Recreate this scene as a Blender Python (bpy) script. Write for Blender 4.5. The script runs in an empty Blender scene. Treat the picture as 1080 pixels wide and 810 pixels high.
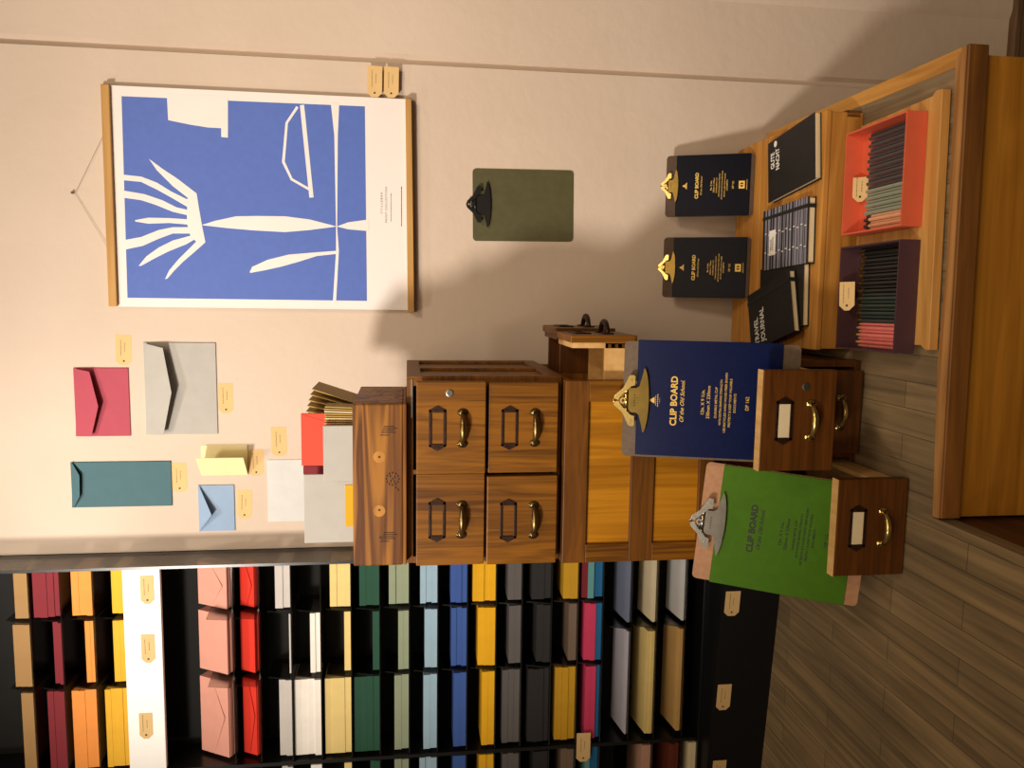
import bpy, bmesh, math, random
from mathutils import Matrix, Vector
random.seed(7)
R = math.radians
scene = bpy.context.scene
COL = scene.collection

# ------------------------------------------------------------------ camera
EYE = 1.55                       # eye height above the lower floor
FPX, YAW, PITCH = 840.0, R(6.5), R(7.5)
cf = Vector((-math.sin(YAW)*math.cos(PITCH), math.cos(YAW)*math.cos(PITCH), -math.sin(PITCH)))
cr = Vector((math.cos(YAW), math.sin(YAW), 0))
cd = Vector((math.sin(YAW)*math.sin(PITCH), -math.cos(YAW)*math.sin(PITCH), -math.cos(PITCH)))
cam = bpy.data.cameras.new('camera'); cam.lens = FPX*36/1080; cam.sensor_width = 36
camo = bpy.data.objects.new('camera', cam); COL.objects.link(camo)
# the photograph was taken with the phone turned on its side: image right is down
m = Matrix((cd, cr, -cf)).transposed().to_4x4(); m.translation = (0, 0, EYE)
camo.matrix_world = m
cam.clip_start = 0.05
scene.camera = camo

def ray(x, y): return cf + cr*((405-y)/FPX) + cd*((x-540)/FPX)
def at(x, y, Y):                 # a photo point measured on the upright plane at depth Y
    q = ray(x, y); t = Y/q.y
    return Vector((q.x*t, Y, EYE+q.z*t))

# ------------------------------------------------------------------ materials
def srgb(r, g, b):
    f = lambda c: c/12.92 if c <= .04045 else ((c+.055)/1.055)**2.4
    return (f(r/255), f(g/255), f(b/255), 1)
def new_mat(name):
    m = bpy.data.materials.new(name); m.use_nodes = True
    nt = m.node_tree; b = nt.nodes['Principled BSDF']
    return m, nt, b
def N(nt, t, **kw):
    n = nt.nodes.new(t)
    for k, v in kw.items():
        if k in n.inputs: n.inputs[k].default_value = v
        else: setattr(n, k, v)
    return n
def coords(nt, scale=(1, 1, 1)):
    tc = nt.nodes.new('ShaderNodeTexCoord'); mp = nt.nodes.new('ShaderNodeMapping')
    mp.inputs['Scale'].default_value = scale
    nt.links.new(tc.outputs['Object'], mp.inputs['Vector'])
    return mp.outputs['Vector']
def bump(nt, b, out, strength, dist=.002):
    bp = N(nt, 'ShaderNodeBump', Strength=strength, Distance=dist)
    nt.links.new(out, bp.inputs['Height']); nt.links.new(bp.outputs['Normal'], b.inputs['Normal'])
def ramp(nt, fac, stops):
    r = nt.nodes.new('ShaderNodeValToRGB'); e = r.color_ramp.elements
    while len(e) < len(stops): e.new(.5)
    for i, (p, c) in enumerate(stops): e[i].position = p; e[i].color = c
    nt.links.new(fac, r.inputs['Fac']); return r.outputs['Color']
def plain(name, c, rough=.6, metal=0, noise=.06, nscale=40, bstr=0, spec=.5):
    m, nt, b = new_mat(name)
    b.inputs['Roughness'].default_value = rough; b.inputs['Metallic'].default_value = metal
    b.inputs['Specular IOR Level'].default_value = spec
    v = coords(nt, (nscale,)*3)
    n = N(nt, 'ShaderNodeTexNoise', Scale=1.0, Detail=4.0); nt.links.new(v, n.inputs['Vector'])
    lo = tuple(x*(1-noise) for x in c[:3])+(1,); hi = tuple(min(1, x*(1+noise)) for x in c[:3])+(1,)
    nt.links.new(ramp(nt, n.outputs['Fac'], [(.35, lo), (.65, hi)]), b.inputs['Base Color'])
    if bstr:
        n2 = N(nt, 'ShaderNodeTexNoise', Scale=8.0, Detail=3.0); nt.links.new(v, n2.inputs['Vector'])
        bump(nt, b, n2.outputs['Fac'], bstr)
    return m
def wood(name, dark, light, axis='X', fine=55, along=2.2, rough=.5, rings=True, bstr=.25, knots=0, ramp_amp=.055):
    m, nt, b = new_mat(name)
    b.inputs['Roughness'].default_value = rough; b.inputs['Specular IOR Level'].default_value = .3
    sc = [fine]*3; sc['XYZ'.index(axis)] = along
    v = coords(nt, tuple(sc))
    n = N(nt, 'ShaderNodeTexNoise', Scale=1.0, Detail=6.0, Roughness=.6, Distortion=.6); nt.links.new(v, n.inputs['Vector'])
    sc2 = [fine*.16]*3; sc2['XYZ'.index(axis)] = along*.35
    v2 = coords(nt, tuple(sc2))
    n2 = N(nt, 'ShaderNodeTexNoise', Scale=1.6, Detail=3.0, Distortion=1.2); nt.links.new(v2, n2.inputs['Vector'])
    mx = N(nt, 'ShaderNodeMath', operation='MULTIPLY'); mx.inputs[1].default_value = .55
    nt.links.new(n.outputs['Fac'], mx.inputs[0])
    my = N(nt, 'ShaderNodeMath', operation='MULTIPLY_ADD'); my.inputs[1].default_value = .45
    nt.links.new(n2.outputs['Fac'], my.inputs[0]); nt.links.new(mx.outputs[0], my.inputs[2])
    fac = my.outputs[0]
    if rings:
        w = N(nt, 'ShaderNodeMath', operation='MULTIPLY'); w.inputs[1].default_value = 34.0
        nt.links.new(n2.outputs['Fac'], w.inputs[0])
        s = N(nt, 'ShaderNodeMath', operation='SINE'); nt.links.new(w.outputs[0], s.inputs[0])
        a = N(nt, 'ShaderNodeMath', operation='MULTIPLY_ADD'); a.inputs[1].default_value = ramp_amp
        nt.links.new(s.outputs[0], a.inputs[0]); nt.links.new(fac, a.inputs[2]); fac = a.outputs[0]
    col = ramp(nt, fac, [(.34, dark), (.62, light)])
    if knots:
        v3 = coords(nt, (1, 1, 1))
        vo = N(nt, 'ShaderNodeTexVoronoi', Scale=float(knots)); nt.links.new(v3, vo.inputs['Vector'])
        kf = ramp(nt, vo.outputs['Distance'], [(.04, (.28, .2, .15, 1)), (.12, (1, 1, 1, 1))])
        mm = N(nt, 'ShaderNodeMix', data_type='RGBA', blend_type='MULTIPLY'); mm.inputs[0].default_value = .8
        nt.links.new(col, mm.inputs[6]); nt.links.new(kf, mm.inputs[7]); col = mm.outputs[2]
    nt.links.new(col, b.inputs['Base Color'])
    bump(nt, b, n.outputs['Fac'], bstr, .001)
    return m

M = {}
def wall_mat():
    m, nt, b = new_mat('plaster')
    b.inputs['Roughness'].default_value = .75
    v = coords(nt)
    n = N(nt, 'ShaderNodeTexNoise', Scale=3.0, Detail=5.0); nt.links.new(v, n.inputs['Vector'])
    nt.links.new(ramp(nt, n.outputs['Fac'], [(.3, (.59, .475, .385, 1)), (.7, (.65, .53, .435, 1))]), b.inputs['Base Color'])
    n2 = N(nt, 'ShaderNodeTexNoise', Scale=38.0, Detail=4.0); nt.links.new(v, n2.inputs['Vector'])
    n3 = N(nt, 'ShaderNodeTexNoise', Scale=9.0, Detail=3.0); nt.links.new(v, n3.inputs['Vector'])
    ad = N(nt, 'ShaderNodeMath', operation='ADD'); nt.links.new(n2.outputs['Fac'], ad.inputs[0]); nt.links.new(n3.outputs['Fac'], ad.inputs[1])
    bump(nt, b, ad.outputs[0], .22, .005)
    return m
M['wall'] = wall_mat()
def deck_mat():
    m, nt, b = new_mat('plank_deck')
    b.inputs['Roughness'].default_value = .62
    tc = nt.nodes.new('ShaderNodeTexCoord'); mp = nt.nodes.new('ShaderNodeMapping')
    mp.inputs['Rotation'].default_value = (0, 0, R(90))
    nt.links.new(tc.outputs['Object'], mp.inputs['Vector'])
    br = N(nt, 'ShaderNodeTexBrick', Scale=1.0); br.offset = .5; br.squash = 1
    br.inputs['Color1'].default_value = (.30, .222, .128, 1); br.inputs['Color2'].default_value = (.225, .165, .096, 1)
    br.inputs['Mortar'].default_value = (.12, .088, .058, 1)
    br.inputs['Mortar Size'].default_value = .0009; br.inputs['Brick Width'].default_value = .36; br.inputs['Row Height'].default_value = .046
    br.inputs['Bias'].default_value = -.1
    nt.links.new(mp.outputs['Vector'], br.inputs['Vector'])
    v = coords(nt, (60, 2.5, 60))
    n = N(nt, 'ShaderNodeTexNoise', Scale=1.0, Detail=6.0, Distortion=.8); nt.links.new(v, n.inputs['Vector'])
    v2 = coords(nt, (5, 3, 5))
    n2 = N(nt, 'ShaderNodeTexNoise', Scale=1.0, Detail=4.0); nt.links.new(v2, n2.inputs['Vector'])
    mm = N(nt, 'ShaderNodeMix', data_type='RGBA', blend_type='MULTIPLY'); mm.inputs[0].default_value = 1
    nt.links.new(br.outputs['Color'], mm.inputs[6])
    nt.links.new(ramp(nt, n.outputs['Fac'], [(.3, (.6, .58, .55, 1)), (.7, (1.25, 1.2, 1.1, 1))]), mm.inputs[7])
    m3 = N(nt, 'ShaderNodeMix', data_type='RGBA', blend_type='MULTIPLY'); m3.inputs[0].default_value = 1
    nt.links.new(mm.outputs[2], m3.inputs[6])
    nt.links.new(ramp(nt, n2.outputs['Fac'], [(.3, (.75, .75, .75, 1)), (.7, (1.15, 1.12, 1.05, 1))]), m3.inputs[7])
    nt.links.new(m3.outputs[2], b.inputs['Base Color'])
    bump(nt, b, br.outputs['Fac'], -.4, .001)
    return m
M['deck'] = deck_mat()
M['lowfloor'] = wood('low_floor', (.03, .02, .014, 1), (.07, .045, .03, 1), 'Y', 20)
M['skirting'] = wood('skirting_wood', (.10, .06, .03, 1), (.18, .11, .06, 1), 'X')
M['oak'] = wood('cabinet_oak', srgb(84, 49, 8), srgb(134, 84, 18), 'Z', 110, 3, .42, True, .12)
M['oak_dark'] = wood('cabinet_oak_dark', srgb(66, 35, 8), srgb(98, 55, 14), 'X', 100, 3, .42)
M['oak_case'] = wood('case_oak', srgb(84, 48, 10), srgb(130, 80, 18), 'X', 100, 3, .45)
M['oak_rail'] = wood('rail_oak', srgb(78, 45, 10), srgb(116, 70, 18), 'X', 70, 3, .45)
M['panel'] = wood('panel_oak', srgb(128, 78, 8), srgb(182, 122, 24), 'Z', 60, 2, .4)
M['inner'] = wood('drawer_pine', srgb(190, 145, 85), srgb(224, 182, 120), 'Y', 40, 2, .6, False)
M['pine'] = wood('pine_box', srgb(88, 46, 8), srgb(158, 104, 34), 'X', 70, 1.2, .55, True, .2, 6, .12)
M['crate'] = wood('crate_pine', srgb(150, 98, 36), srgb(200, 142, 66), 'X', 45, 1.5, .6, True, .25, 5)
M['tray'] = wood('tray_wood', srgb(176, 124, 60), srgb(218, 164, 92), 'X', 50, 2, .6)
M['podium'] = wood('podium_wood', srgb(148, 96, 26), srgb(192, 130, 44), 'X', 45, 1.6, .5)
M['podium_edge'] = wood('podium_edge_wood', srgb(98, 60, 24), srgb(140, 90, 38), 'X', 50, 2, .55)
M['worn'] = wood('worn_edge_wood', srgb(150, 104, 58), srgb(196, 146, 88), 'X', 50, 2, .7)
M['rim'] = wood('rim_wood', srgb(158, 108, 46), srgb(206, 152, 74), 'Y', 50, 2, .6)
M['side_wood'] = wood('podium_side', srgb(60, 34, 18), srgb(104, 62, 32), 'Y', 40, 1.5, .5)
M['rail'] = wood('poster_rail', srgb(168, 124, 66), srgb(196, 152, 90), 'X', 60, 3, .6, False)
def PAPER(name, r, g, b, rough=.8): M[name] = plain('paper_'+name, tuple(c*(.86 if name not in ('tag', 'card', 'silver', 'white') else .92) for c in srgb(r, g, b)[:3])+(1,), rough, 0, .03, 30)
for n, c in dict(white=(245, 240, 232), tan=(166, 128, 78), burgundy=(128, 26, 40), orange=(246, 154, 68), yellow=(240, 184, 44),
                 pink=(226, 160, 142), red=(226, 48, 26), pale_grey=(206, 200, 196), cream=(240, 214, 140), dark_green=(24, 78, 58),
                 sage=(150, 162, 136), light_blue=(160, 192, 214), blue=(56, 92, 170), golden=(246, 186, 10), grey=(98, 94, 94),
                 black=(34, 33, 34), brown=(120, 100, 84), mustard=(206, 156, 22), hot_pink=(214, 60, 104), mid_blue=(20, 104, 158),
                 teal=(100, 160, 164), lavender=(196, 192, 206), ivory=(238, 222, 186), kraft=(216, 172, 104), slate_blue=(120, 130, 158),
                 tag=(226, 190, 132), env_pink=(186, 78, 96), env_grey=(188, 184, 178), env_teal=(74, 112, 122), env_blue=(150, 176, 208),
                 card=(250, 236, 180), silver=(214, 214, 212), coral_red=(240, 78, 56), gold_yellow=(222, 170, 20), kraft_env=(190, 156, 84),
                 dusty=(206, 160, 140), rust=(110, 44, 22), pages=(236, 216, 176)).items(): PAPER(n, *c)
M['poster_paper'] = plain('poster_paper', srgb(232, 224, 221), .6, 0, .015, 10)
M['poster_blue'] = plain('poster_blue', srgb(76, 104, 186), .6, 0, .03, 60)
M['fascia'] = plain('white_fascia', (.93, .92, .90, 1), .4, 0, .01)
M['acrylic_black'] = plain('black_acrylic', (.006, .006, .006, 1), .3, 0, .02)
M['matte_black'] = plain('matte_black', (.008, .008, .008, 1), .7, 0, .05, 40, 0, .2)
M['black_paint'] = plain('black_paint', (.006, .006, .007, 1), .5, 0, .05, 40, 0, .25)
def smoky(name, tint, gloss):
    m, nt, b = new_mat(name); nt.nodes.remove(b)
    out = [n for n in nt.nodes if n.type == 'OUTPUT_MATERIAL'][0]
    t = N(nt, 'ShaderNodeBsdfTransparent'); t.inputs['Color'].default_value = tint
    g = N(nt, 'ShaderNodeBsdfGlossy', Roughness=.06); g.inputs['Color'].default_value = (.9, .9, .9, 1)
    f = N(nt, 'ShaderNodeFresnel', IOR=1.49)
    mu = N(nt, 'ShaderNodeMath', operation='MULTIPLY_ADD'); mu.inputs[1].default_value = .7; mu.inputs[2].default_value = gloss
    nt.links.new(f.outputs[0], mu.inputs[0])
    mx = N(nt, 'ShaderNodeMixShader')
    nt.links.new(mu.outputs[0], mx.inputs[0]); nt.links.new(t.outputs[0], mx.inputs[1]); nt.links.new(g.outputs[0], mx.inputs[2])
    nt.links.new(mx.outputs[0], out.inputs['Surface'])
    return m
M['shelf'] = smoky('smoky_acrylic', (.6, .585, .57, 1), .09)
M['clear'] = smoky('clear_acrylic', (.86, .85, .83, 1), .02)
M['brass'] = plain('brass', srgb(196, 170, 104), .26, 1, .08, 60)
M['old_brass'] = plain('aged_brass', srgb(138, 114, 70), .36, 1, .3, 90)
M['jaw_brass_shaded'] = plain('jaw_brass_shaded', srgb(118, 98, 50), .34, 1, .1, 60)  # darker copy of the lever brass, shade on the jaw put into its colour
M['jaw_steel'] = plain('jaw_steel', srgb(112, 108, 100), .34, 1, .1, 60)
M['chrome'] = plain('nickel', srgb(170, 166, 158), .24, 1, .08, 60)
M['bronze'] = plain('bronze', srgb(62, 44, 36), .45, .8, .2, 90)
M['steel'] = plain('dull_steel', srgb(140, 138, 134), .4, 1, .1)
M['black_metal'] = plain('black_metal', (.012, .011, .011, 1), .4, .3, .1)
M['ink'] = plain('ink', (.012, .012, .012, 1), .6)
M['brown_ink'] = plain('brown_ink', srgb(120, 96, 62), .8)
M['burn'] = plain('burnt_mark', srgb(44, 24, 12), .8)
M['gold_foil'] = plain('gold_foil', srgb(216, 178, 84), .45, .25, .08, 90)
M['white_ink'] = plain('white_ink', srgb(232, 228, 220), .6)
M['navy'] = plain('navy_leather', srgb(6, 18, 62), .3, 0, .12, 120, .10, .22)
M['dark_navy'] = plain('dark_navy_leather', srgb(7, 9, 24), .3, 0, .1, 120, .08, .08)
M['green_cover'] = plain('green_board', srgb(66, 108, 10), .65, 0, .05, 60, 0, .2)
M['olive'] = plain('olive_board', srgb(78, 74, 42), .6, 0, .08, 50)
M['brown_board'] = plain('brown_fibre_board', srgb(96, 78, 62), .7, 0, .12, 120)
M['dark_board'] = plain('dark_fibre_board', srgb(74, 52, 36), .7, 0, .12, 120)
M['tan_board'] = plain('tan_fibre_board', srgb(172, 126, 92), .7, 0, .08, 120)
M['notebook'] = plain('black_cover', (.012, .012, .012, 1), .55, 0, .1, 40, 0, .25)
M['elastic'] = plain('black_elastic', (.006, .006, .006, 1), .8)
M['coral'] = plain('coral_box', srgb(214, 96, 64), .6, 0, .03)
M['plum'] = plain('plum_box', srgb(70, 42, 50), .6, 0, .06)
M['stripe_grey'] = plain('stripe_grey', srgb(128, 126, 140), .6)
M['p_dark'] = plain('pencil_charcoal', srgb(70, 68, 72), .45)
M['p_sage'] = plain('pencil_sage', srgb(140, 150, 132), .45)
M['p_pink'] = plain('pencil_blush', srgb(226, 168, 130), .45)
M['p_black'] = plain('pencil_black', srgb(22, 24, 26), .4)
M['p_green'] = plain('pencil_green', srgb(38, 52, 48), .4)
M['p_rose'] = plain('pencil_rose', srgb(222, 120, 112), .45)
M['lead'] = plain('lead', (.03, .03, .03, 1), .5)
M['nail'] = plain('nail', srgb(90, 80, 70), .5, .6)
M['string'] = plain('string', srgb(170, 150, 130), .9)

# ------------------------------------------------------------------ mesh helpers
def bmn(): return bmesh.new()
def box(bm, x0, x1, y0, y1, z0, z1, bev=0, mat=None):
    vs = bmesh.ops.create_cube(bm, size=1)['verts']
    for v in vs: v.co = Vector((x0+(v.co.x+.5)*(x1-x0), y0+(v.co.y+.5)*(y1-y0), z0+(v.co.z+.5)*(z1-z0)))
    if bev:
        es = list({e for v in vs for e in v.link_edges})
        g = bmesh.ops.bevel(bm, geom=es, offset=bev, segments=2, affect='EDGES', profile=.5)
        vs = list({v for f in g['faces'] for v in f.verts} | {v for v in vs if v.is_valid})
    if mat is not None:
        for v in vs:
            if v.is_valid: v.co = mat @ v.co
    return bm
def prism(bm, pts, t, mat=None):
    """outline pts (2-D) in local XY, extruded 0..t along local Z, then moved by mat"""
    a = [bm.verts.new((p[0], p[1], 0)) for p in pts]; b = [bm.verts.new((p[0], p[1], t)) for p in pts]
    n = len(pts)
    bm.faces.new(list(reversed(a))); bm.faces.new(b)
    for i in range(n): bm.faces.new((a[i], a[(i+1) % n], b[(i+1) % n], b[i]))
    if mat is not None:
        for v in a+b: v.co = mat @ v.co
    return bm
def tube(bm, pts, rad, seg=8):
    pts = [Vector(p) for p in pts]; rings = []
    rr = rad if isinstance(rad, (list, tuple)) else [rad]*len(pts)
    for i, p in enumerate(pts):
        d = (pts[min(i+1, len(pts)-1)]-pts[max(i-1, 0)]).normalized()
        u = d.orthogonal().normalized() if i == 0 else (rings_u - d*rings_u.dot(d)).normalized()
        rings_u = u; w = d.cross(u)
        rings.append([bm.verts.new(p+(u*math.cos(2*math.pi*k/seg)+w*math.sin(2*math.pi*k/seg))*rr[i]) for k in range(seg)])
    for i in range(len(rings)-1):
        for k in range(seg): bm.faces.new((rings[i][k], rings[i][(k+1) % seg], rings[i+1][(k+1) % seg], rings[i+1][k]))
    bm.faces.new(list(reversed(rings[0]))); bm.faces.new(rings[-1])
    return bm
def disc(bm, c, rad, axis, t, seg=16, sx=1.0):
    c = Vector(c); a = Vector(axis).normalized()
    return tube(bm, [c, c+a*t*.7, c+a*t], [rad, rad, rad*.75], seg)
UP = Matrix.Rotation(R(90), 4, 'X')          # local XY -> world XZ, local Z -> world -Y
def facing(x, y, z): return Matrix.Translation((x, y, z)) @ UP
def emit(name, bm, mat, parent=None, smooth=False):
    bmesh.ops.recalc_face_normals(bm, faces=bm.faces[:])
    me = bpy.data.meshes.new(name); bm.to_mesh(me); bm.free()
    if smooth:
        for p in me.polygons: p.use_smooth = True
    for mm in (mat if isinstance(mat, list) else [mat]): me.materials.append(M[mm] if isinstance(mm, str) else mm)
    o = bpy.data.objects.new(name, me); COL.objects.link(o)
    if parent: o.parent = parent
    return o
def tag(o, label, cat, group=None, kind=None):
    o['label'] = label; o['category'] = cat
    if group: o['group'] = group
    if kind: o['kind'] = kind
    return o
def thing(name, label, cat, loc=(0, 0, 0), rot=(0, 0, 0), group=None):
    o = bpy.data.objects.new(name, None); COL.objects.link(o); o.empty_display_size = .05
    o.location = loc; o.rotation_euler = rot
    return tag(o, label, cat, group)
def struct(name, bm, mat, parent=None):
    o = emit(name, bm, mat, parent)
    o['kind'] = 'structure'
    return o
_tc = 0
def text_into(bm, s, mat, width=None, height=None, shear=0, bold=0, t=.0004, spacing=1, align='CENTER', tall=1):
    """flat lettering, centred on the origin of mat (baseline centre), scaled to width"""
    cu = bpy.data.curves.new('lettering', 'FONT'); cu.body = s; cu.size = 1; cu.align_x = align
    cu.shear = shear; cu.offset = bold; cu.space_character = spacing; cu.resolution_u = 3
    o = bpy.data.objects.new('lettering', cu)
    me = o.to_mesh(); 
    if not len(me.vertices): o.to_mesh_clear(); return bm
    xs = [v.co.x for v in me.vertices]; ys = [v.co.y for v in me.vertices]
    k = width/(max(xs)-min(xs)) if width else height/(max(ys)-min(ys))
    cy = (max(ys)+min(ys))/2
    cx = (max(xs)+min(xs))/2 if align == 'CENTER' else min(xs)
    vs = [bm.verts.new(mat @ Vector(((v.co.x-cx)*k, (v.co.y-cy)*k*tall, t))) for v in me.vertices]
    for p in me.polygons:
        try: bm.faces.new([vs[i] for i in p.vertices])
        except ValueError: pass
    o.to_mesh_clear(); bpy.data.objects.remove(o); bpy.data.curves.remove(cu)
    return bm
def flat(name, bm, mat, parent):            # lettering: keep the facing, no normal recalculation
    me = bpy.data.meshes.new(name); bm.to_mesh(me); bm.free(); me.materials.append(M[mat])
    o = bpy.data.objects.new(name, me); COL.objects.link(o); o.parent = parent
    return o

WY = 1.87           # back wall
PZ = .70            # podium deck height
# ------------------------------------------------------------------ room
bm = bmn(); box(bm, -3, 2.2, -2.2, 2.0, -.05, 0); struct('floor', bm, 'lowfloor')
bm = bmn(); prism(bm, [(-3, WY), (.508, WY), (.513, WY+.016), (.524, WY+.02), (.532, WY+.009), (.69, WY+.009), (.70, WY+.004), (.712, WY), (2.2, WY), (2.2, 2.05), (-3, 2.05)], 3.1, Matrix.Translation((0, 0, 0)))
struct('wall_back', bm, 'wall')
bm = bmn(); box(bm, .40, 2.2, WY-.012, WY+.01, 0, .062, .002); box(bm, .40, 2.2, WY-.016, WY+.01, .062, .077, .002)
struct('baseboard_back', bm, 'skirting')

# ------------------------------------------------------------------ podium
pod = thing('display_podium', 'grey plank podium with yellow wooden front carrying the cabinets and boxes', 'podium', (0, 0, 0))
bm = bmn(); prism(bm, [(-.352, 1.166), (.362, 1.178), (.362, 1.866), (-1.9, 1.866), (-1.9, .1), (-.352, .1)], .03, Matrix.Translation((0, 0, PZ-.03)))
emit('deck', bm, 'deck', pod)
bm = bmn(); box(bm, -1.88, -.355, .12, 1.84, 0, PZ-.03); emit('side_panel', bm, 'side_wood', pod)
bm = bmn(); prism(bm, [(-.349, 1.150), (.388, 1.168), (.388, 1.178), (-.349, 1.160)], .002, Matrix.Translation((0, 0, PZ+.0005)))
prism(bm, [(-.349, 1.152), (.388, 1.170), (.376, 1.192), (.2, 1.186), (.05, 1.178), (-.1, 1.182), (-.349, 1.166)], 0.0006, Matrix.Translation((0, 0, PZ)))
emit('worn_edge', bm, 'worn', pod)
bm = bmn(); prism(bm, [(-.349, 1.146), (.390, 1.164), (.390, 1.178), (-.349, 1.160)], .034, Matrix.Translation((0, 0, PZ-.034)))
bmesh.ops.bevel(bm, geom=bm.edges[:], offset=.0015, segments=1, affect='EDGES')
emit('edge_board', bm, 'podium_edge', pod)
bm = bmn(); prism(bm, [(-.349, 1.158), (.378, 1.176), (.378, 1.2), (-.349, 1.182)], PZ-.038, Matrix.Translation((0, 0, 0)))
emit('front_panel', bm, 'podium', pod)
bm = bmn(); box(bm, .362, .390, 1.176, 1.862, PZ-.034, PZ, .002)
emit('rim', bm, 'rim', pod)
bm = bmn(); box(bm, .352, .374, 1.2, 1.85, 0, PZ-.034); emit('end_panel', bm, 'podium', pod)

# ------------------------------------------------------------------ tags
def make_tag(p, rot, label, parent_group='price tags', lines=2, red=False, h=.036, w=.068):
    o = thing('price_tag', label, 'price tag', p, rot, parent_group)
    hw, hh, c = w/2, h/2, .009
    bm = bmn(); prism(bm, [(-hw, -hh+c), (-hw+c, -hh), (hw, -hh), (hw, hh), (-hw+c, hh), (-hw, hh-c)], .0008, UP)
    emit('card', bm, 'tag', o)
    bm = bmn(); tube(bm, [(-hw+.009, -.0007, 0), (-hw+.009, -.0013, 0)], .0022, 10); emit('hole', bm, 'ink', o)
    bm = bmn()
    for i in range(lines):
        z = .006-.0085*i; x = -.012 if i == 0 else -.004
        while x < (.022 if i == 0 else .014):
            l = random.uniform(.002, .005)
            box(bm, x, x+l, -.00105, -.0007, z-.0006, z+.0006); x += l+.0012
    emit('ink_line', bm, 'brown_ink', o)
    return o
def wall_tag(x0, x1, y0, y1, Y, label, roll=0, **k):
    p = at((x0+x1)/2, (y0+y1)/2, Y)
    w = (at((x0+x1)/2, y0, Y)-at((x0+x1)/2, y1, Y)).length; h = (at(x0, (y0+y1)/2, Y)-at(x1, (y0+y1)/2, Y)).length
    return make_tag(p, (0, R(roll), 0), label, w=w, h=h, **k)
T = WY+.0005
wall_tag(387.5, 403, 69.5, 102.5, WY-.0165, 'beige price tag at the right edge of the palm poster, upper of the two', 1)
wall_tag(405, 420.5, 70.5, 103, WY-.0165, 'beige price tag at the right edge of the palm poster, lower of the two', 1)
wall_tag(122, 139, 353, 385, T, 'beige price tag on the wall right of the deep pink envelope', 1)
wall_tag(230.5, 246, 404, 436, T, 'beige price tag on the wall directly below the big grey envelope')
wall_tag(262, 278, 474, 502, T, 'beige price tag on the wall under the half open ivory card', -1)
wall_tag(286, 302.5, 450, 481, T, 'beige price tag on the wall above the red envelope in the box', -1)
wall_tag(181, 197.5, 488, 519, T, 'beige price tag on the wall directly below the teal envelope')
wall_tag(250, 266, 517, 547, T, 'beige price tag on the wall directly below the small light blue envelope', 2)

# ------------------------------------------------------------------ poster
po = thing('poster', 'blue and white palm tree poster hung between two wooden rails', 'poster', (0, 0, 0))
PY = WY-.014
def zp(pts, x0=60, y0=50, s=2.7): return [(x0+a/s, y0+b/s) for a, b in pts]
def on_plane(bm, ipts, Y, t):
    q = [at(x, y, Y) for x, y in ipts]
    prism(bm, [(p.x, p.z) for p in q], t, Matrix.Translation((0, Y, 0)) @ UP)
bm = bmn(); on_plane(bm, zp([(150, 108), (1004, 148), (1004, 748), (165, 738)]), PY, .0012); emit('paper_sheet', bm, 'poster_paper', po)
bm = bmn(); on_plane(bm, zp([(184, 139), (877, 168), (883, 722), (201, 713)]), PY-.0012, .0003); emit('printed_panel', bm, 'poster_blue', po)
shapes = [
 [(313, 132), (487, 140), (487, 257), (468, 255), (468, 230), (430, 228), (380, 220), (340, 212), (317, 207)],
 [(692, 165), (704, 163), (731, 427), (719, 428)],
 [(688, 172), (658, 216), (649, 325), (671, 373), (722, 402), (722, 410), (666, 378), (641, 327), (651, 214), (682, 167)],
 [(780, 158), (804, 159), (800, 250), (798, 510), (803, 580), (795, 726), (786, 726), (795, 580), (795, 510), (790, 250)],
 [(412, 506), (450, 494), (510, 481), (570, 480), (650, 481), (720, 490), (797, 510), (720, 520), (650, 526), (560, 521), (480, 514)],
 [(797, 510), (830, 498), (888, 490), (888, 523), (830, 518)],
 [(549, 640), (556, 625), (600, 605), (660, 590), (720, 585), (797, 579), (797, 588), (740, 594), (690, 610), (640, 624), (590, 635), (552, 642)],
 [(372, 430), (398, 416), (405, 460), (413, 506), (423, 555), (405, 562), (380, 535), (370, 500)],
 [(262, 317), (300, 345), (345, 375), (397, 415), (400, 440), (375, 430), (330, 395), (285, 350)],
 [(186, 362), (240, 368), (285, 385), (325, 410), (380, 437), (378, 458), (330, 430), (285, 405), (240, 383), (188, 378)],
 [(186, 407), (250, 418), (300, 435), (340, 455), (382, 465), (380, 480), (330, 468), (280, 448), (240, 435), (189, 428)],
 [(222, 492), (260, 485), (320, 486), (380, 490), (380, 505), (320, 500), (260, 502), (224, 496)],
 [(190, 549), (240, 540), (290, 520), (330, 512), (385, 512), (385, 530), (330, 530), (290, 545), (245, 565), (193, 576)],
 [(233, 622), (255, 595), (290, 570), (330, 550), (385, 535), (395, 545), (370, 560), (320, 580), (280, 600), (240, 622)],
 [(308, 660), (320, 635), (345, 605), (375, 575), (405, 545), (423, 555), (395, 580), (360, 610), (335, 635), (315, 658)]]
bm = bmn()
for i, s in enumerate(shapes): on_plane(bm, zp(s), PY-.0015, .0003+.00002*i)
o = emit('cut_out_motif', bm, 'poster_paper', po); o['label'] = 'white cut-out palm, sail and horizon'
bm = bmn()
c = at(402.5, 214, PY-.0013); text_into(bm, 'STILLEBEN', facing(*c), width=.046, spacing=1.7)
c = at(407.3, 216, PY-.0013); text_into(bm, 'PRINT COLLECTION', facing(*c), width=.078, spacing=1.5)
for (x, y0, y1, d) in ((412.5, 204, 232, .0006), (423.5, 197, 238, .0009)):
    y = y0
    while y < y1:
        l = random.uniform(1.0, 3.2); p, q = at(x, y+l, PY-.0013), at(x, y, PY-.0013)
        box(bm, p.x, q.x, p.y-.0003, p.y, p.z-d, p.z+d); y += l+.7
emit('lettering', bm, 'ink', po)
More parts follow.
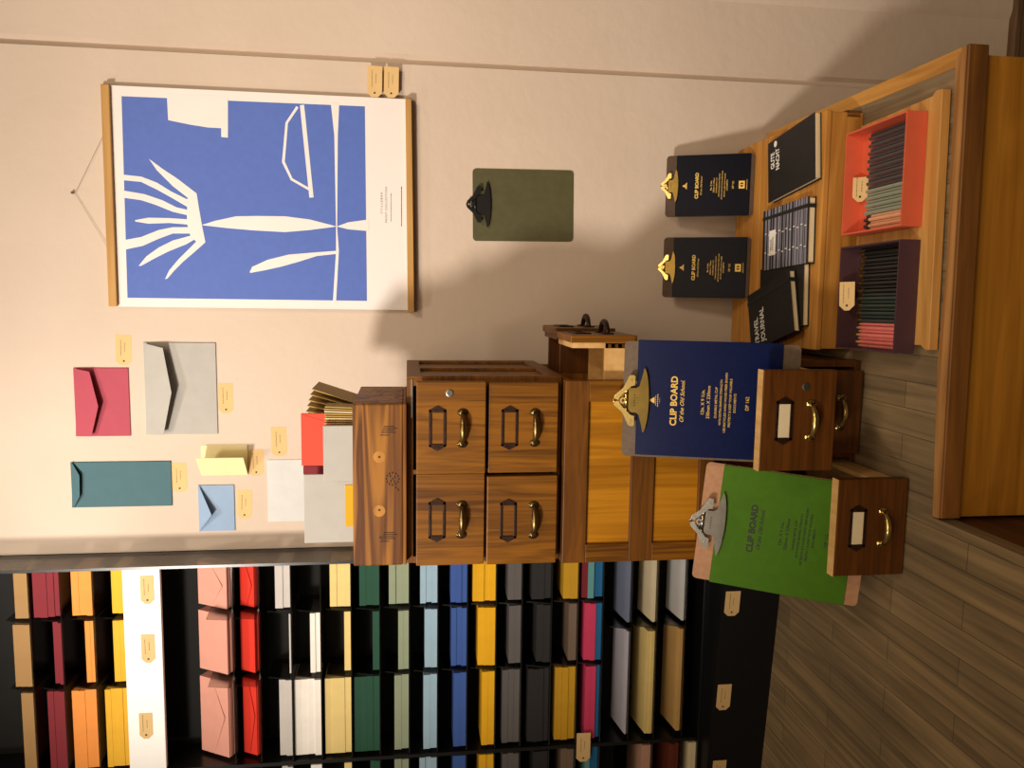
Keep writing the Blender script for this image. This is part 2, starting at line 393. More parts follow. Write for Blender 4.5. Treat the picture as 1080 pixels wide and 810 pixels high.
for (pts, nm) in (([(108, 90), (116, 89.5), (124.5, 323), (116.5, 323)], 'top'), ([(427.5, 104.5), (434, 105), (437, 329.5), (430, 329)], 'bottom')):
    bm = bmn(); on_plane(bm, pts, PY-.004+.0, .008)
    bmesh.ops.bevel(bm, geom=bm.edges[:], offset=.001, segments=1, affect='EDGES')
    emit('hanging_rail', bm, 'rail', po)
    bm = bmn(); on_plane(bm, pts, PY+.012, .011); emit('backing_strip', bm, 'rail', po)
bm = bmn(); a, b_, c = at(114, 262, WY-.006), at(79, 204, WY-.004), at(110, 140, WY-.006)
tube(bm, [a, b_, c], .0004, 6); emit('hanging_cord', bm, 'string', po)
bm = bmn(); p = at(78, 203.5, WY); tube(bm, [p+Vector((0, .004, 0)), p+Vector((0, -.006, .001))], .0016, 8)
tube(bm, [p+Vector((0, -.006, .001)), p+Vector((0, -.0075, .001))], .003, 8)
tag(emit('nail', bm, 'nail'), 'small nail in the wall above the poster, holding its cord', 'nail')

# ------------------------------------------------------------------ envelopes on the wall
def wall_env(name, label, c, flap, mat, ang, seam=True):
    """c = image corners x0,x1,y0,y1 ; flap = image outline, first and last point on the hinge (upper edge)"""
    A, B = at(c[0], c[3], WY), at(c[1], c[2], WY)
    x0, x1, z1, z0 = A.x, B.x, A.z, B.z
    o = thing(name, label, 'envelope', ((x0+x1)/2, WY, z0))
    w = (x1-x0)/2; h = z1-z0
    bm = bmn(); box(bm, -w, w, -.0035, 0, 0, h, .0008); emit('body', bm, mat, o)
    pts = []
    for (ix, iy) in flap:
        p = at(ix, iy, WY); pts.append((p.x-(x0+x1)/2, p.z-z0-h))
    sgn = Matrix.Translation((0, -.0040, h)) @ Matrix.Rotation(-R(ang), 4, 'X') @ UP
    bm = bmn(); prism(bm, [(a*.995, b) for a, b in pts], .0006, sgn); emit('flap', bm, mat, o)
    return o
wall_env('envelope', 'deep pink envelope with lifted pointed flap on the wall', (81, 135.5, 388, 460), [(81, 388.5), (99, 391), (110, 427), (101, 459), (81, 460)], 'env_pink', 20)
wall_env('envelope', 'largest grey envelope with lifted pointed flap on the wall', (155, 227.5, 361.5, 458), [(155, 362), (178, 366), (189, 412), (178, 457), (155, 458)], 'env_grey', 25)
wall_env('envelope', 'long teal envelope hung upright with a short lifted flap', (77, 180.5, 486, 535), [(77, 486.5), (88, 500), (88, 522), (80, 534.5), (77, 535)], 'env_teal', 26)
wall_env('envelope', 'small light blue envelope with pointed triangular flap on the wall', (210.5, 247, 511, 560), [(211, 511.5), (229, 540), (211, 560)], 'env_blue', 32)
# ivory card, folded, spine left
A, B = at(213, 501, WY), at(261, 469, WY)
o = thing('greeting_card', 'half open ivory folded card on the wall beneath the grey envelope', 'card', (A.x, WY, B.z))
hh = A.z-B.z
bm = bmn(); box(bm, 0, B.x-A.x, -.0018, 0, 0, hh); emit('back_leaf', bm, 'card', o)
bm = bmn(); box(bm, 0, B.x-A.x, -.0012, 0, 0, hh, 0, Matrix.Translation((0, -.002, 0)) @ Matrix.Rotation(-R(44), 4, 'Z')); emit('front_leaf', bm, 'card', o)
A, B = at(283, 550, WY), at(322, 484.5, WY)
bm = bmn(); box(bm, -(B.x-A.x)/2, (B.x-A.x)/2, -.0018, 0.001, 0, A.z-B.z, .0004)
o = emit('blank_card', bm, 'silver'); o.location = ((A.x+B.x)/2, WY, B.z)
tag(o, 'blank pale card flat on the wall behind the envelope box', 'card')

# ------------------------------------------------------------------ paper rack
RF, RB = 1.765, 1.866
KX = RF/1.69
RXR = -.575*KX
rk = thing('paper_rack', 'tall black acrylic paper rack with many narrow shelves at the left', 'rack', (0, 0, PZ))
def rz(z): return z-PZ
def zv(x, y=680): return at(x, y, RF).z
bm = bmn(); prism(bm, [(-.60, 1.662), (-1.6, 1.765), (-1.6, 1.868), (-.60, 1.868)], .138, Matrix.Translation((0, 0, 0)))
emit('base', bm, 'black_paint', rk)
bm = bmn(); box(bm, -1.6, RXR, RF-.004, RB, .138, .146, .001); emit('bottom_board', bm, 'acrylic_black', rk)
bm = bmn(); box(bm, -1.6, RXR, RB-.004, RB, .146, 1.95); emit('back_panel', bm, 'matte_black', rk)
bm = bmn(); box(bm, RXR-.004, RXR, RF-.004, RB, .146, 1.95); emit('side_panel', bm, 'clear', rk)
bm = bmn(); box(bm, -1.032*KX, -1.024*KX, RF-.004, RB, .146, 1.95); emit('partition', bm, 'acrylic_black', rk)
bm = bmn(); box(bm, RXR-.005, RXR+.001, RF-.006, RF-.003, .146, 1.95); emit('edge_strip', bm, 'acrylic_black', rk)
ZF0, ZF1 = zv(172), zv(132.5)
bm = bmn(); box(bm, -1.022*KX, RXR-.005, RF-.006, RF+.006, rz(ZF0), rz(ZF1), .0015); emit('fascia', bm, 'fascia', rk)
bm = bmn(); box(bm, -1.6, -1.034*KX, RF-.006, RF+.006, rz(ZF0), rz(ZF1), .0015); emit('fascia', bm, 'fascia', rk)
rows = [  # name, shelf v, colour, [col spans as v tops/bottoms], label colour words
 (33, [('tan', 14, 30), ('tan', 11, 31), ('tan', 18, 33), None], 'tan'),
 (66, [('burgundy', 35.5, 65), ('burgundy', 54, 65), ('burgundy', 47, 67), None], 'burgundy'),
 (100, [('orange', 75, 98), ('orange', 87, 98), ('orange', 72, 100), None], 'orange'),
 (132.5, [('yellow', 118, 132), ('yellow', 118, 132), ('yellow', 107, 132), None], 'warm yellow'),
 (307, [('pale_grey', 290, 306.5), ('pale_grey', 304, 306.5), ('pale_grey', 293, 307), ('pale_grey', 295, 307)], 'pale grey'),
 (338, [None, ('white', 327, 338), ('white', 309.5, 338), ('white', 325, 337)], 'white'),
 (370, [('cream', 348, 370), ('cream', 363, 370), ('cream', 341, 369), ('cream', 360, 368)], 'cream'),
 (400, [('dark_green', 380, 401), ('dark_green', 393, 400), ('dark_green', 372, 399), ('dark_green', 388, 398)], 'dark green'),
 (431, [('sage', 410, 431), ('sage', 420, 431), ('sage', 415, 430), ('sage', 413, 428)], 'sage green'),
 (461, [('light_blue', 443, 461), ('light_blue', 448, 461), ('light_blue', 446, 460), ('light_blue', 440, 458)], 'light blue'),
 (492, [('blue', 475, 492), ('blue', 476, 492), ('blue', 478, 491), ('blue', 475, 488)], 'royal blue'),
 (522, [('golden', 498, 522), ('golden', 504, 522), ('golden', 507, 520), ('golden', 503, 518)], 'golden yellow'),
 (549, [('grey', 535, 549), ('grey', 537, 549), ('grey', 530, 548), ('grey', 530, 547)], 'charcoal grey'),
 (580, [('black', 561, 581), ('black', 566, 580), ('black', 557, 579), ('black', 562, 577)], 'black'),
 (608, [('mustard', 594, 609), ('brown', 600, 608), ('mustard', 586, 607), ('brown', 592, 605)], 'mustard'),
 (634, [('mid_blue', 625, 634), ('mid_blue', 628, 634), ('mid_blue', 629, 633), ('mid_blue', 625, 633)], 'bright blue')]
colX = [(a*KX, b*KX) for a, b in ((-.680, -.582), (-.828, -.692), (-1.018, -.842), (-1.25, -1.040))]
colY = [620, 680, 760, 806]
colname = ['right column', 'second column from the right', 'third column from the right', 'column at the picture edge']
BIGDIV = 636
def shelf(x0, x1, z, b=.003):
    bm = bmn(); box(bm, x0, x1, RF-.002, RB, z-b, z); emit('shelf', bm, 'shelf', rk)
def shelf_tilted(x0, x1, z, a, b=.003):
    bm = bmn(); box(bm, x0, x1, 0, (RB-.006-RF), -b, 0, 0, Matrix.Translation((0, RF-.002, z)) @ Matrix.Rotation(a, 4, 'X')); emit('shelf', bm, 'shelf', rk)
def stack(name, label, mat, x0, x1, z0, z1, y0, y1, group, n=None, jit=.0035):
    n = n or max(1, min(4, int(round((z1-z0)/.014))))
    o = thing(name, label, 'paper', ((x0+x1)/2, (y0+y1)/2, z0), (0, 0, 0), group)
    bm = bmn(); w = (x1-x0)/2; d = (y1-y0)/2
    for i in range(n):
        a, b = (z1-z0)*i/n, (z1-z0)*(i+1)/n
        jx = random.uniform(-jit, jit)*.4; jy = random.uniform(0, jit)
        hump = .0008
        vs0 = len(bm.verts)
        box(bm, -w+.001+jx, w-.001+jx, -d+jy, d-.004, a+.00005, b-.00005, .0002)
    emit('sheets', bm, mat, o)
    return o
for (sv, spans, cname) in rows:
    zc = zv(sv, 690)
    shelf(-1.022*KX, RXR-.005, rz(zc)); shelf(-1.6, -1.034*KX, rz(zc))
    for i, s in enumerate(spans):
        if not s: continue
        mt, v0, v1 = s
        hgt = zv(v0, colY[i])-zv(v1, colY[i])
        cn = {'brown': 'brown and white'}.get(mt, cname) if mt in ('brown',) else cname
        lab = '%s paper stack in the %s of the rack' % (cn, colname[i])
        x0, x1 = colX[i]
        stack('paper_stack', lab, mt, x0, x1, zc, zc+hgt, RF+.004+random.uniform(0, .004), RB-.006, 'paper stacks in the rack')
# dividers (clear plates between the pockets)
def plate(x, z0, z1, prof=True):
    bm = bmn(); prism(bm, [(RF-.002, rz(z0)), (RF-.002, rz(z0)+.012), (RF+.012, rz(z1)-.002), (RB-.004, rz(z1)-.002), (RB-.004, rz(z0))], .003,
                      Matrix(((0, 0, 1, x-.0015), (1, 0, 0, 0), (0, 1, 0, 0), (0, 0, 0, 1))))
    emit('divider', bm, 'shelf', rk)
shelf_z = [zv(r[0], 690) for r in rows]
for k, z in enumerate(shelf_z):
    top = z+.055 if k in (0, 4) else min(shelf_z[k-1]-.004, z+.058)
    if k == 3: top = shelf_z[2]-.004
    for x in (-.686*KX, -.835*KX): plate(x, z, top)
# small accents on the row above the large shelves
zc = zv(634, 690)
for (i, mt, v0, v1, lab) in ((0, 'burgundy', 612, 618, 'thin burgundy paper layer above the bright blue stack in the right column'),
                             (0, 'teal', 618, 624.5, 'thin teal paper layer between burgundy and bright blue in the right column'),
                             (1, 'hot_pink', 615, 627, 'hot pink paper lying on bright blue in the second column of the rack'),
                             (2, 'hot_pink', 617, 628, 'hot pink paper lying on bright blue in the third column of the rack'),
                             (3, 'teal', 619, 624, 'thin teal paper on bright blue at the picture edge of the rack')):
    base = zv(634, 690)+(zv({0: 625, 1: 628, 2: 629, 3: 625}[i], colY[i])-zv({0: 634, 1: 634, 2: 633, 3: 633}[i], colY[i]))
    if i == 0 and mt == 'burgundy': base += zv(618, 620)-zv(624.5, 620)+.0004
    x0, x1 = colX[i]
    stack('paper_stack', lab, mt, x0, x1, base+.0003, base+.0003+zv(v0, colY[i])-zv(v1, colY[i]), RF+.004, RB-.006, 'paper stacks in the rack')
# large shelves at the bottom
big = [(664, [('slate_blue', 'slate blue', .006), ('lavender', 'pale lavender', .004)]),
       (691, [('ivory', 'ivory', .007), ('cream', 'thick ivory', .017)]),
       (721, [('silver', 'pearly white', .005), ('kraft', 'light brown', .009)])]
for (sv, pr) in big:
    zc = zv(sv, 690)
    shelf_tilted(-1.022*KX, RXR-.005, rz(zc), R(8)); shelf_tilted(-1.6, -1.034*KX, rz(zc), R(8))
    plate(-.752*KX, zc, zc+.05)
    for (mt, cn, hgt), (x0, x1), cl in zip(pr, ((-.742*KX, -.584*KX), (-1.012*KX, -.762*KX)), ('right half', 'left half')):
        o = stack('large_paper_stack', '%s large paper stack in the %s of the bottom shelves' % (cn, cl), mt, x0, x1, zc, zc+hgt, RF+.003, RB-.006, 'large papers on the bottom shelves', n=max(1, int(hgt/.006)))
        o.rotation_euler = (R(8), 0, 0); o.location.z += (o.location.y-RF+.002)*math.tan(R(8))+.0004
for (sv, mt, cn, hg) in ((691, 'dusty', 'dusty pink', .02), (721, 'rust', 'rust brown', .02), (743, 'ivory', 'pale', .02)):
    zc = zv(sv, 690) if sv != 743 else PZ+.146
    o = stack('large_paper_stack', '%s large paper on the bottom shelves, cut by the picture edge' % cn, mt, -1.25*KX, -1.04*KX, zc, zc+hg, RF+.003, RB-.006, 'large papers on the bottom shelves', n=2)
    if sv != 743: o.rotation_euler = (R(8), 0, 0); o.location.z += (o.location.y-RF+.002)*math.tan(R(8))+.0004

# pink and red envelopes standing in slanted pockets
def pocket_row(v0, v1, mat, cname, t, h, flaps):
    zb = zv(v1, 690)
    shelf(-1.022*KX, RXR-.005, rz(zb)); shelf(-1.6, -1.034*KX, rz(zb))
    for i in range(3):
        x0, x1 = colX[i]; w = (x1-x0)/2-.001
        al = R(30)
        o = thing('envelope_stack', '%s envelopes leaning back in the %s of the rack' % (cname, colname[i]), 'envelopes',
                  ((x0+x1)/2, RF+.026, zb+.0005), (0, 0, 0), 'envelopes in the slanted pockets')
        mt = Matrix.Rotation(-al, 4, 'X')
        bm = bmn(); n = 7
        for k in range(n):
            j = random.uniform(0, .003)
            box(bm, -w+random.uniform(0, .001), w-random.uniform(0, .001), -t/2+t*k/n+.0002, -t/2+t*(k+1)/n-.0003, j, h, .0003, mt)
        # lower the stack so its lowest corner touches the shelf
        lo = min(v.co.z for v in bm.verts); bmesh.ops.translate(bm, verts=bm.verts[:], vec=(0, 0, -lo))
        emit('envelopes', bm, mat, o)
        if flaps[i]:
            f = [(-w, h*.98), (w, h*.98), (w*.94, h*.55), (w*.05, h*.12), (-w*.9, h*.5)]
            bm = bmn(); prism(bm, f, .0006, mt @ Matrix.Translation((0, -t/2-.0025, 0)) @ Matrix.Rotation(-R(4), 4, 'X') @ UP)
            bmesh.ops.translate(bm, verts=bm.verts[:], vec=(0, 0, -lo)); emit('flap', bm, mat, o)
    for x in (-.686*KX, -.835*KX):
        z0 = zb; bm = bmn()
        prism(bm, [(RF-.03, rz(z0)), (RF-.02, rz(z0)+.05), (RB, rz(z0)+.06), (RB, rz(z0))], .003, Matrix(((0, 0, 1, x-.0015), (1, 0, 0, 0), (0, 1, 0, 0), (0, 0, 0, 1))))
        emit('divider', bm, 'clear', rk)
pocket_row(200, 245.5, 'pink', 'blush pink', .030, .082, (1, 0, 1))
pocket_row(247, 273, 'red', 'bright red', .024, .040, (1, 0, 1))
# tags on the rack
for (a, b, c, d, l) in ((148, 162.5, 607, 637, 'price tag on the white rack fascia, nearest the wall'),
                        (149, 163.5, 669, 699, 'price tag in the middle of the white rack fascia'),
                        (147, 161, 752, 779, 'price tag on the white rack fascia, farthest from the wall')):
    wall_tag(a, b, c, d, RF-.0062, l)
wall_tag(608, 622.5, 773, 803, RF-.0065, 'price tag hanging on the rack shelf below the mustard papers')
def base_y(x): return 1.662+(-.60-x)*.103-.0006
for (a, b, c, d, l) in ((764.5, 780, 623, 650, 'price tag on the black rack base beside the green clipboard'),
                        (756, 770.5, 721, 749.5, 'price tag in the middle of the black rack base'),
                        (751, 765, 801, 829, 'price tag on the black rack base, cut by the picture edge')):
    p = at((a+b)/2, (c+d)/2, 1.69); p = at((a+b)/2, (c+d)/2, base_y(p.x)); Y = p.y
    w = (at(a, c, Y)-at(a, d, Y)).length; h = (at(a, c, Y)-at(b, c, Y)).length
    make_tag(p, (0, 0, -math.atan(.103)), l, w=w, h=h)

# ------------------------------------------------------------------ card file cabinets
def handle(parent, c, L, mat, sag=0):
    """bow pull along X, standing out towards -Y"""
    x, y, z = c
    bm = bmn()
    for s in (-1, 1):
        prism(bm, [(x+s*L/2+.009*math.cos(t*math.pi/8)*.75, z+.0095*math.sin(t*math.pi/8)) for t in range(16)], .0022, Matrix.Translation((0, y, 0)) @ UP)
    n = 14; pts = []; rad = []
    for i in range(n+1):
        t = i/n; X = x-L/2+.001+(L-.002)*t
        yo = -.002-.015*math.sin(math.pi*t)**.55
        pts.append((X, y+yo, z)); rad.append(.0034+.0022*math.sin(math.pi*t))
    tube(bm, pts, rad, 10)
    h = emit('handle', bm, mat, parent, True)
    for s in (-1, 1):
        for q in (-1, 1):
            bm = bmn(); tube(bm, [(x+s*L/2+s*.002, y-.0021, z+q*.0052), (x+s*L/2+s*.002, y-.0028, z+q*.0052)], .0017, 8)
            emit('screw_head', bm, 'black_metal', parent)
    return h
def holder(parent, c, w, h, card=None):
    x, y, z = c
    bm = bmn(); b = .0048
    box(bm, x-w/2, x+w/2, y-.0025, y, z+h/2-b, z+h/2, .0006); box(bm, x-w/2, x+w/2, y-.0025, y, z-h/2, z-h/2+b, .0006)
    for s in (-1, 1):
        box(bm, x+s*(w/2-b/2)-b/2, x+s*(w/2-b/2)+b/2, y-.0025, y, z-h/2, z+h/2, .0006)
        prism(bm, [(x+s*w/2, z-h/2+.002), (x+s*(w/2+.004), z-.006), (x+s*(w/2+.007), z), (x+s*(w/2+.004), z+.006), (x+s*w/2, z+h/2-.002)][::s], .0022, Matrix.Translation((0, y, 0)) @ UP)
    emit('label_holder', bm, 'bronze', parent)
    if card:
        bm = bmn(); box(bm, x-w/2+b, x+w/2-b, y-.0012, y-.0002, z-h/2+b*.6, z+h/2-b*.6); emit('label_card', bm, card, parent)
def drawer(parent, x0, x1, z0, z1, yf, side_h, length, mat, inner='inner', knob=None, card=None, hm='old_brass', th=.018):
    bm = bmn(); box(bm, x0, x1, yf, yf+th, z0, z1, .0018)
    d = emit('drawer', bm, mat, parent)
    bm = bmn(); i = .006; t = .008
    box(bm, x0+i, x0+i+t, yf+th, yf+th+length, z0+i, z0+i+side_h, .0006); box(bm, x1-i-t, x1-i, yf+th, yf+th+length, z0+i, z0+i+side_h, .0006)
    box(bm, x0+i+t, x1-i-t, yf+th, yf+th+length, z0+i, z0+i+.005); box(bm, x0+i+t, x1-i-t, yf+th+length-t, yf+th+length, z0+i+.005, z0+i+side_h)
    emit('drawer_box', bm, inner, d)
    cx = (x0+x1)/2; H = z1-z0
    holder(d, (cx, yf, z0+H*.70), .066, .030, card); handle(d, (cx, yf, z0+H*.34), .056, hm)
    if knob:
        bm = bmn(); disc(bm, (x1-.020, yf+.0005, z1-.058) if knob == 'lock' else (x1-.028, yf, z1-.075), .0068, (0, -1, 0), .0018)
        emit('lock', bm, 'steel', d)
    return d
def carcass(parent, w, d, h, mats, panel_side=True, t=.012):
    bm = bmn(); W = w/2
    box(bm, -W, W, 0, d, 0, t, .001); box(bm, -W, W, 0, d, h-t, h, .001)
    box(bm, -W, -W+t, 0, d, t, h-t); box(bm, W-t, W, 0, d, t, h-t)
    box(bm, -W+t, W-t, d-.006, d, t, h-t)
    box(bm, -.004, .004, .001, d-.006, t, h-t); box(bm, -W+t, -.004, .001, d-.006, h/2-.004, h/2+.004); box(bm, .004, W-t, .001, d-.006, h/2-.004, h/2+.004)
    emit('carcass', bm, mats, parent)

# upper cabinet
UX, UZ = -.322, 1.27
cu = thing('card_cabinet', 'upper oak card cabinet with four closed drawers', 'cabinet', (UX, 1.42, UZ))
carcass(cu, .338, .335, .281, 'oak_case')
bm = bmn()
for (y0, y1, z0, z1) in ((0.0, .335, .0, .026), (0, .335, .255, .281), (0, .03, .026, .255), (.305, .335, .026, .255), (.15, .185, .026, .255)):
    box(bm, .169, .175, y0, y1, z0, z1, .001)
emit('side_frame', bm, 'oak_case', cu)
for (a, b, c, d, yf, kb) in ((.0035, .168, .142, .264, -.034, 'lock'), (-.166, .002, .142, .264, -.026, None), (.0015, .166, .010, .136, -.022, None), (-.166, -.003, .010, .138, -.030, None)):
    drawer(cu, a, b, c, d, yf, .06, .24, 'oak', knob=kb)
bm = bmn(); box(bm, .10, .169, -.0015, .0, .2705, .2735); emit('slide_plate', bm, 'steel', cu)

# turned cabinet (drawers face right, panelled end towards the viewer)
TZ = .982
ct = thing('card_cabinet', 'middle oak card cabinet turned sideways with two open drawers at right', 'cabinet', (-.322, 1.40, TZ))
tw, td, th_ = .338, .335, .286
bm = bmn(); W = tw/2; t = .012
box(bm, -W, W, 0.006, td, 0, t); box(bm, -W, W, .006, td, th_-t, th_)
box(bm, -W, -W+t, .006, td, t, th_-t)
box(bm, -W+t, W, .006, .014, t, th_-t); box(bm, -W+t, W, td-.008, td, t, th_-t)
box(bm, -W+t, W-.004, td/2-.004, td/2+.004, t, th_-t); box(bm, -W+t, W-.004, .014, td/2-.004, th_/2-.004, th_/2+.004); box(bm, -W+t, W-.004, td/2+.004, td-.008, th_/2-.004, th_/2+.004)
emit('carcass', bm, 'oak_case', ct)
for (x0, x1, z0, z1, ax) in ((-W, W, th_-.044, th_, 0), (-W, W, .116, .160, 0), (-W, W, 0, .03, 0)):
    bm = bmn(); box(bm, x0, x1, -.006, .006, z0, z1, .0012); emit('rail', bm, 'oak_rail', ct)
for (x0, x1) in ((-W, -W+.034), (W-.038, W)):
    for (z0, z1) in ((.160, th_-.044), (.03, .116)):
        bm = bmn(); box(bm, x0, x1, -.0055, .006, z0, z1, .0008); emit('stile', bm, 'oak', ct)
for (z0, z1) in ((.160, th_-.044), (.03, .116)):
    bm = bmn(); box(bm, -W+.034, W-.038, .001, .006, z0, z1); emit('end_panel', bm, 'panel', ct)
# open drawers: local X is out of the cabinet
def side_drawer(y0, y1, xf, side_n, side_f, im='inner'):
    z0, z1 = .150, .274
    bm = bmn(); box(bm, xf-.010, xf+.004, y0, y1, z0, z1, .0018)
    prism(bm, [(xf-.010, y0+.004), (xf-.03, y0+.004), (xf-.010, y0+.02)], .004, Matrix.Translation((0, 0, z1-.006))) if False else None
    d = emit('drawer', bm, 'oak', ct)
    bm = bmn(); t = .009; i = .005; xb = xf-.26
    box(bm, xb, xf-.010, y0+i, y0+i+t, z0+.004, z0+.004+side_n, .0006); box(bm, xb, xf-.010, y1-i-t, y1-i, z0+.004, z0+.004+side_f, .0006)
    box(bm, xb, xf-.010, y0+i+t, y1-i-t, z0+.004, z0+.010); box(bm, xb, xb+t, y0+i+t, y1-i-t, z0+.010, z0+.004+side_f)
    box(bm, xf-.020, xf-.010, y0+i, y1-i, z0+.004, z1-.004)
    emit('drawer_box', bm, im, d)
    bm = bmn()
    for k in range(4): box(bm, xf-.020, xf-.0125, y0+i-.0006, y0+i, z0+.008+k*side_n/4.2, z0+.008+k*side_n/4.2+side_n/9)
    emit('dovetail', bm, 'oak_dark', d)
    cy = (y0+y1)/2
    bm = bmn(); pts = []
    for k in range(13):
        a = math.pi*k/12; pts.append((xf+.004+.022*math.sin(a)**.7, cy-.03+.06*k/12, z0+.045))
    tube(bm, pts, [.0045+.0015*math.sin(math.pi*k/12) for k in range(13)], 8)
    for s in (-1, 1): box(bm, xf+.004, xf+.007, cy+s*.03-.008, cy+s*.03+.008, z0+.035, z0+.055, .001)
    emit('handle', bm, 'bronze', d, True)
    bm = bmn()
    box(bm, xf+.004, xf+.0065, cy-.036, cy+.036, z0+.078, z0+.083); box(bm, xf+.004, xf+.0065, cy-.036, cy+.036, z0+.103, z0+.108)
    box(bm, xf+.004, xf+.0065, cy-.036, cy-.031, z0+.083, z0+.103); box(bm, xf+.004, xf+.0065, cy+.031, cy+.036, z0+.083, z0+.103)
    emit('label_holder', bm, 'bronze', d)
side_drawer(.016, .160, .246, .055, .055)
side_drawer(.172, .322, .252, .108, .108, 'oak_dark')  # far drawer box: shadow inside it put into the colour as darker oak
for (y0, y1) in ((.016, .160), (.172, .322)):
    bm = bmn(); box(bm, W, W+.014, y0, y1, .014, .136, .0018); d = emit('drawer', bm, 'oak', ct)

# base cabinet
BXC = -.296
cb = thing('card_cabinet', 'bottom dark oak card cabinet with two drawers pulled towards the viewer', 'cabinet', (BXC, 1.40, PZ))
carcass(cb, .362, .335, .281, 'oak_dark')
dr = drawer(cb, .008, .178, .138, .268, -.16, .034, .24, 'oak_dark', knob='hole', card='pages', hm='brass')
drawer(cb, -.174, -.006, .004, .131, -.172, .044, .24, 'oak_dark', card='pages', hm='brass')
drawer(cb, .006, .164, .006, .130, -.020, .06, .24, 'oak_dark', hm='brass')
drawer(cb, -.168, -.006, .138, .268, -.018, .06, .24, 'oak_dark', hm='brass')
bm = bmn(); box(bm, .008, .178, -.160, -.142, .2682, .2696); emit('drawer_top_edge', bm, 'inner', cb)
bm = bmn(); box(bm, -.174, -.006, -.172, -.154, .1312, .1326); emit('drawer_top_edge', bm, 'inner', cb)

# ------------------------------------------------------------------ pine box with envelopes on the stack
BZ = UZ+.281
pb = thing('pine_box', 'knotty pine box with burnt marks holding envelopes on top cabinet', 'box', (-.341, 1.40, BZ))
w, d, h = .1465, .262, .094; t = .012
def rounded(w, h, r, n=4):
    pts = []
    for cx, cz, a0 in ((w-r, r, -90), (w-r, h-r, 0)):
        for k in range(n+1):
            a = R(a0+90*k/n); pts.append((cx+r*math.cos(a), cz+r*math.sin(a)))
    for cx, cz, a0 in ((-w+r, h-r, 90), (-w+r, r, 180)):
        for k in range(n+1):
            a = R(a0+90*k/n); pts.append((cx+r*math.cos(a), cz+r*math.sin(a)))
    return pts
bm = bmn(); box(bm, -w, w, 0, t, .006, h, .003); emit('front_board', bm, 'pine', pb)
bm = bmn(); box(bm, -w, w, d-t, d, .006, h, .002); emit('back_board', bm, 'pine', pb)
for s in (-1, 1):
    bm = bmn(); box(bm, min(s*w, s*(w-t)), max(s*w, s*(w-t)), t, d-t, .006, h, .002); emit('end_board', bm, 'pine', pb)
bm = bmn(); box(bm, -w+.001, w, -.001, d, 0, .006, .0015); emit('bottom_board', bm, 'pine', pb)
for (ix, iy) in ((400, 482), (400, 539)):
    p = at(ix, iy, 1.3995); bm = bmn(); disc(bm, (p.x+.341, .0001, p.z-BZ), .0105, (0, -1, 0), .0003, 20); emit('wood_plug', bm, 'crate', pb)
bm = bmn()
for (ix, iy) in ((400, 482), (400, 538), (401, 567)):
    p = at(ix, iy, 1.3995); disc(bm, (p.x+.341, -.0001, p.z-BZ), .0022, (0, -1, 0), .0006, 8)
emit('peg_hole', bm, 'ink', pb)
bm = bmn()
def mark(s, ix, iy, hgt, sp=1):
    p = at(ix, iy, 1.40); text_into(bm, s, Matrix.Translation((p.x+.341, -.0006, p.z-BZ)) @ UP, height=hgt, bold=.02, spacing=sp, t=.0002)
for iy in (455, 567):
    bm = bmn()
    for q, (dx, l) in enumerate(((0, 9), (4, 15), (7, 12), (10, 15), (13, 11))):
        p0, p1 = at(401+dx*.3, iy+4-dx*.7, 1.40), at(401+l+dx*.3, iy+4-dx*.7, 1.40)
        box(bm, p0.x+.341-.0006, p0.x+.341+.0006, -.0006, .0002, p1.z-BZ, p0.z-BZ)
    emit('burnt_mark', bm, 'burn', pb)
bm = bmn()
for k in range(12):
    a = k*.52; cx, cy = at(414, 505, 1.40).x, at(414, 505, 1.40).z
    x, z = cx+.341+.011*math.cos(a), cy-BZ+.011*math.sin(a)
    box(bm, x-.0016, x+.0016, -.0006, .0002, z-.0011, z+.0011)
for (dx, dz) in ((-.004, .003), (.003, -.004), (.0, .0), (-.005, -.003), (.005, .004), (-.016, -.006), (-.02, -.01)):
    x, z = cx+.341+dx, cy-BZ+dz; box(bm, x-.002, x+.002, -.0006, .0002, z-.0009, z+.0009)
emit('burnt_mark', bm, 'burn', pb)
def box_env(name, label, x0, x1, z1, y, mat, tilt=0, flap=None, t=.006, group='envelopes in the pine box', lean=0, seam=False):
    zb = BZ+.007
    o = thing(name, label, 'envelope', ((x0+x1)/2, y, zb), (0, 0, 0), group)
    w = (x1-x0)/2; h = z1-zb
    bm = bmn(); box(bm, -w, w, -t/2, t/2, 0, h, .0008); emit('body', bm, mat, o)
    if flap:
        bm = bmn(); prism(bm, [(a*w, h+b*h) for a, b in flap], .0006, Matrix.Translation((0, -t/2-.0003, 0)) @ UP); emit('flap', bm, mat, o)
    return o
def ex(y, x, Y): return at(x, y, Y).x
def ez(x, y, Y): return at(x, y, Y).z
Y1, Y2, Y3 = 1.430, 1.455, 1.50
box_env('envelope', 'pale grey envelope with diagonal seam in front in the pine box', ex(507, 341, Y1), ex(448.5, 341, Y1), ez(341, 470, Y1), Y1, 'env_grey', flap=[(-.40, -.001), (.98, -.001), (.98, -.45), (.05, -.45)])
box_env('envelope', 'bright red envelope standing behind the pale grey one in the pine box', ex(491, 319, Y2), ex(436, 319, Y2), ez(318, 460, Y2), Y2, 'coral_red', flap=[(-.98, 0), (.98, 0), (.5, -.40), (-.78, -.40)])
box_env('envelope', 'large silver grey envelope standing at the left of the pine box', ex(572, 321, Y2), ex(500, 321, Y2), ez(321, 530, Y2), Y2-.003, 'env_grey', t=.004)
box_env('envelope', 'thick burgundy envelope edge behind the silver one in the pine box', ex(500, 320, Y3), ex(491.5, 320, Y3), ez(320, 495, Y3), Y3, 'burgundy')
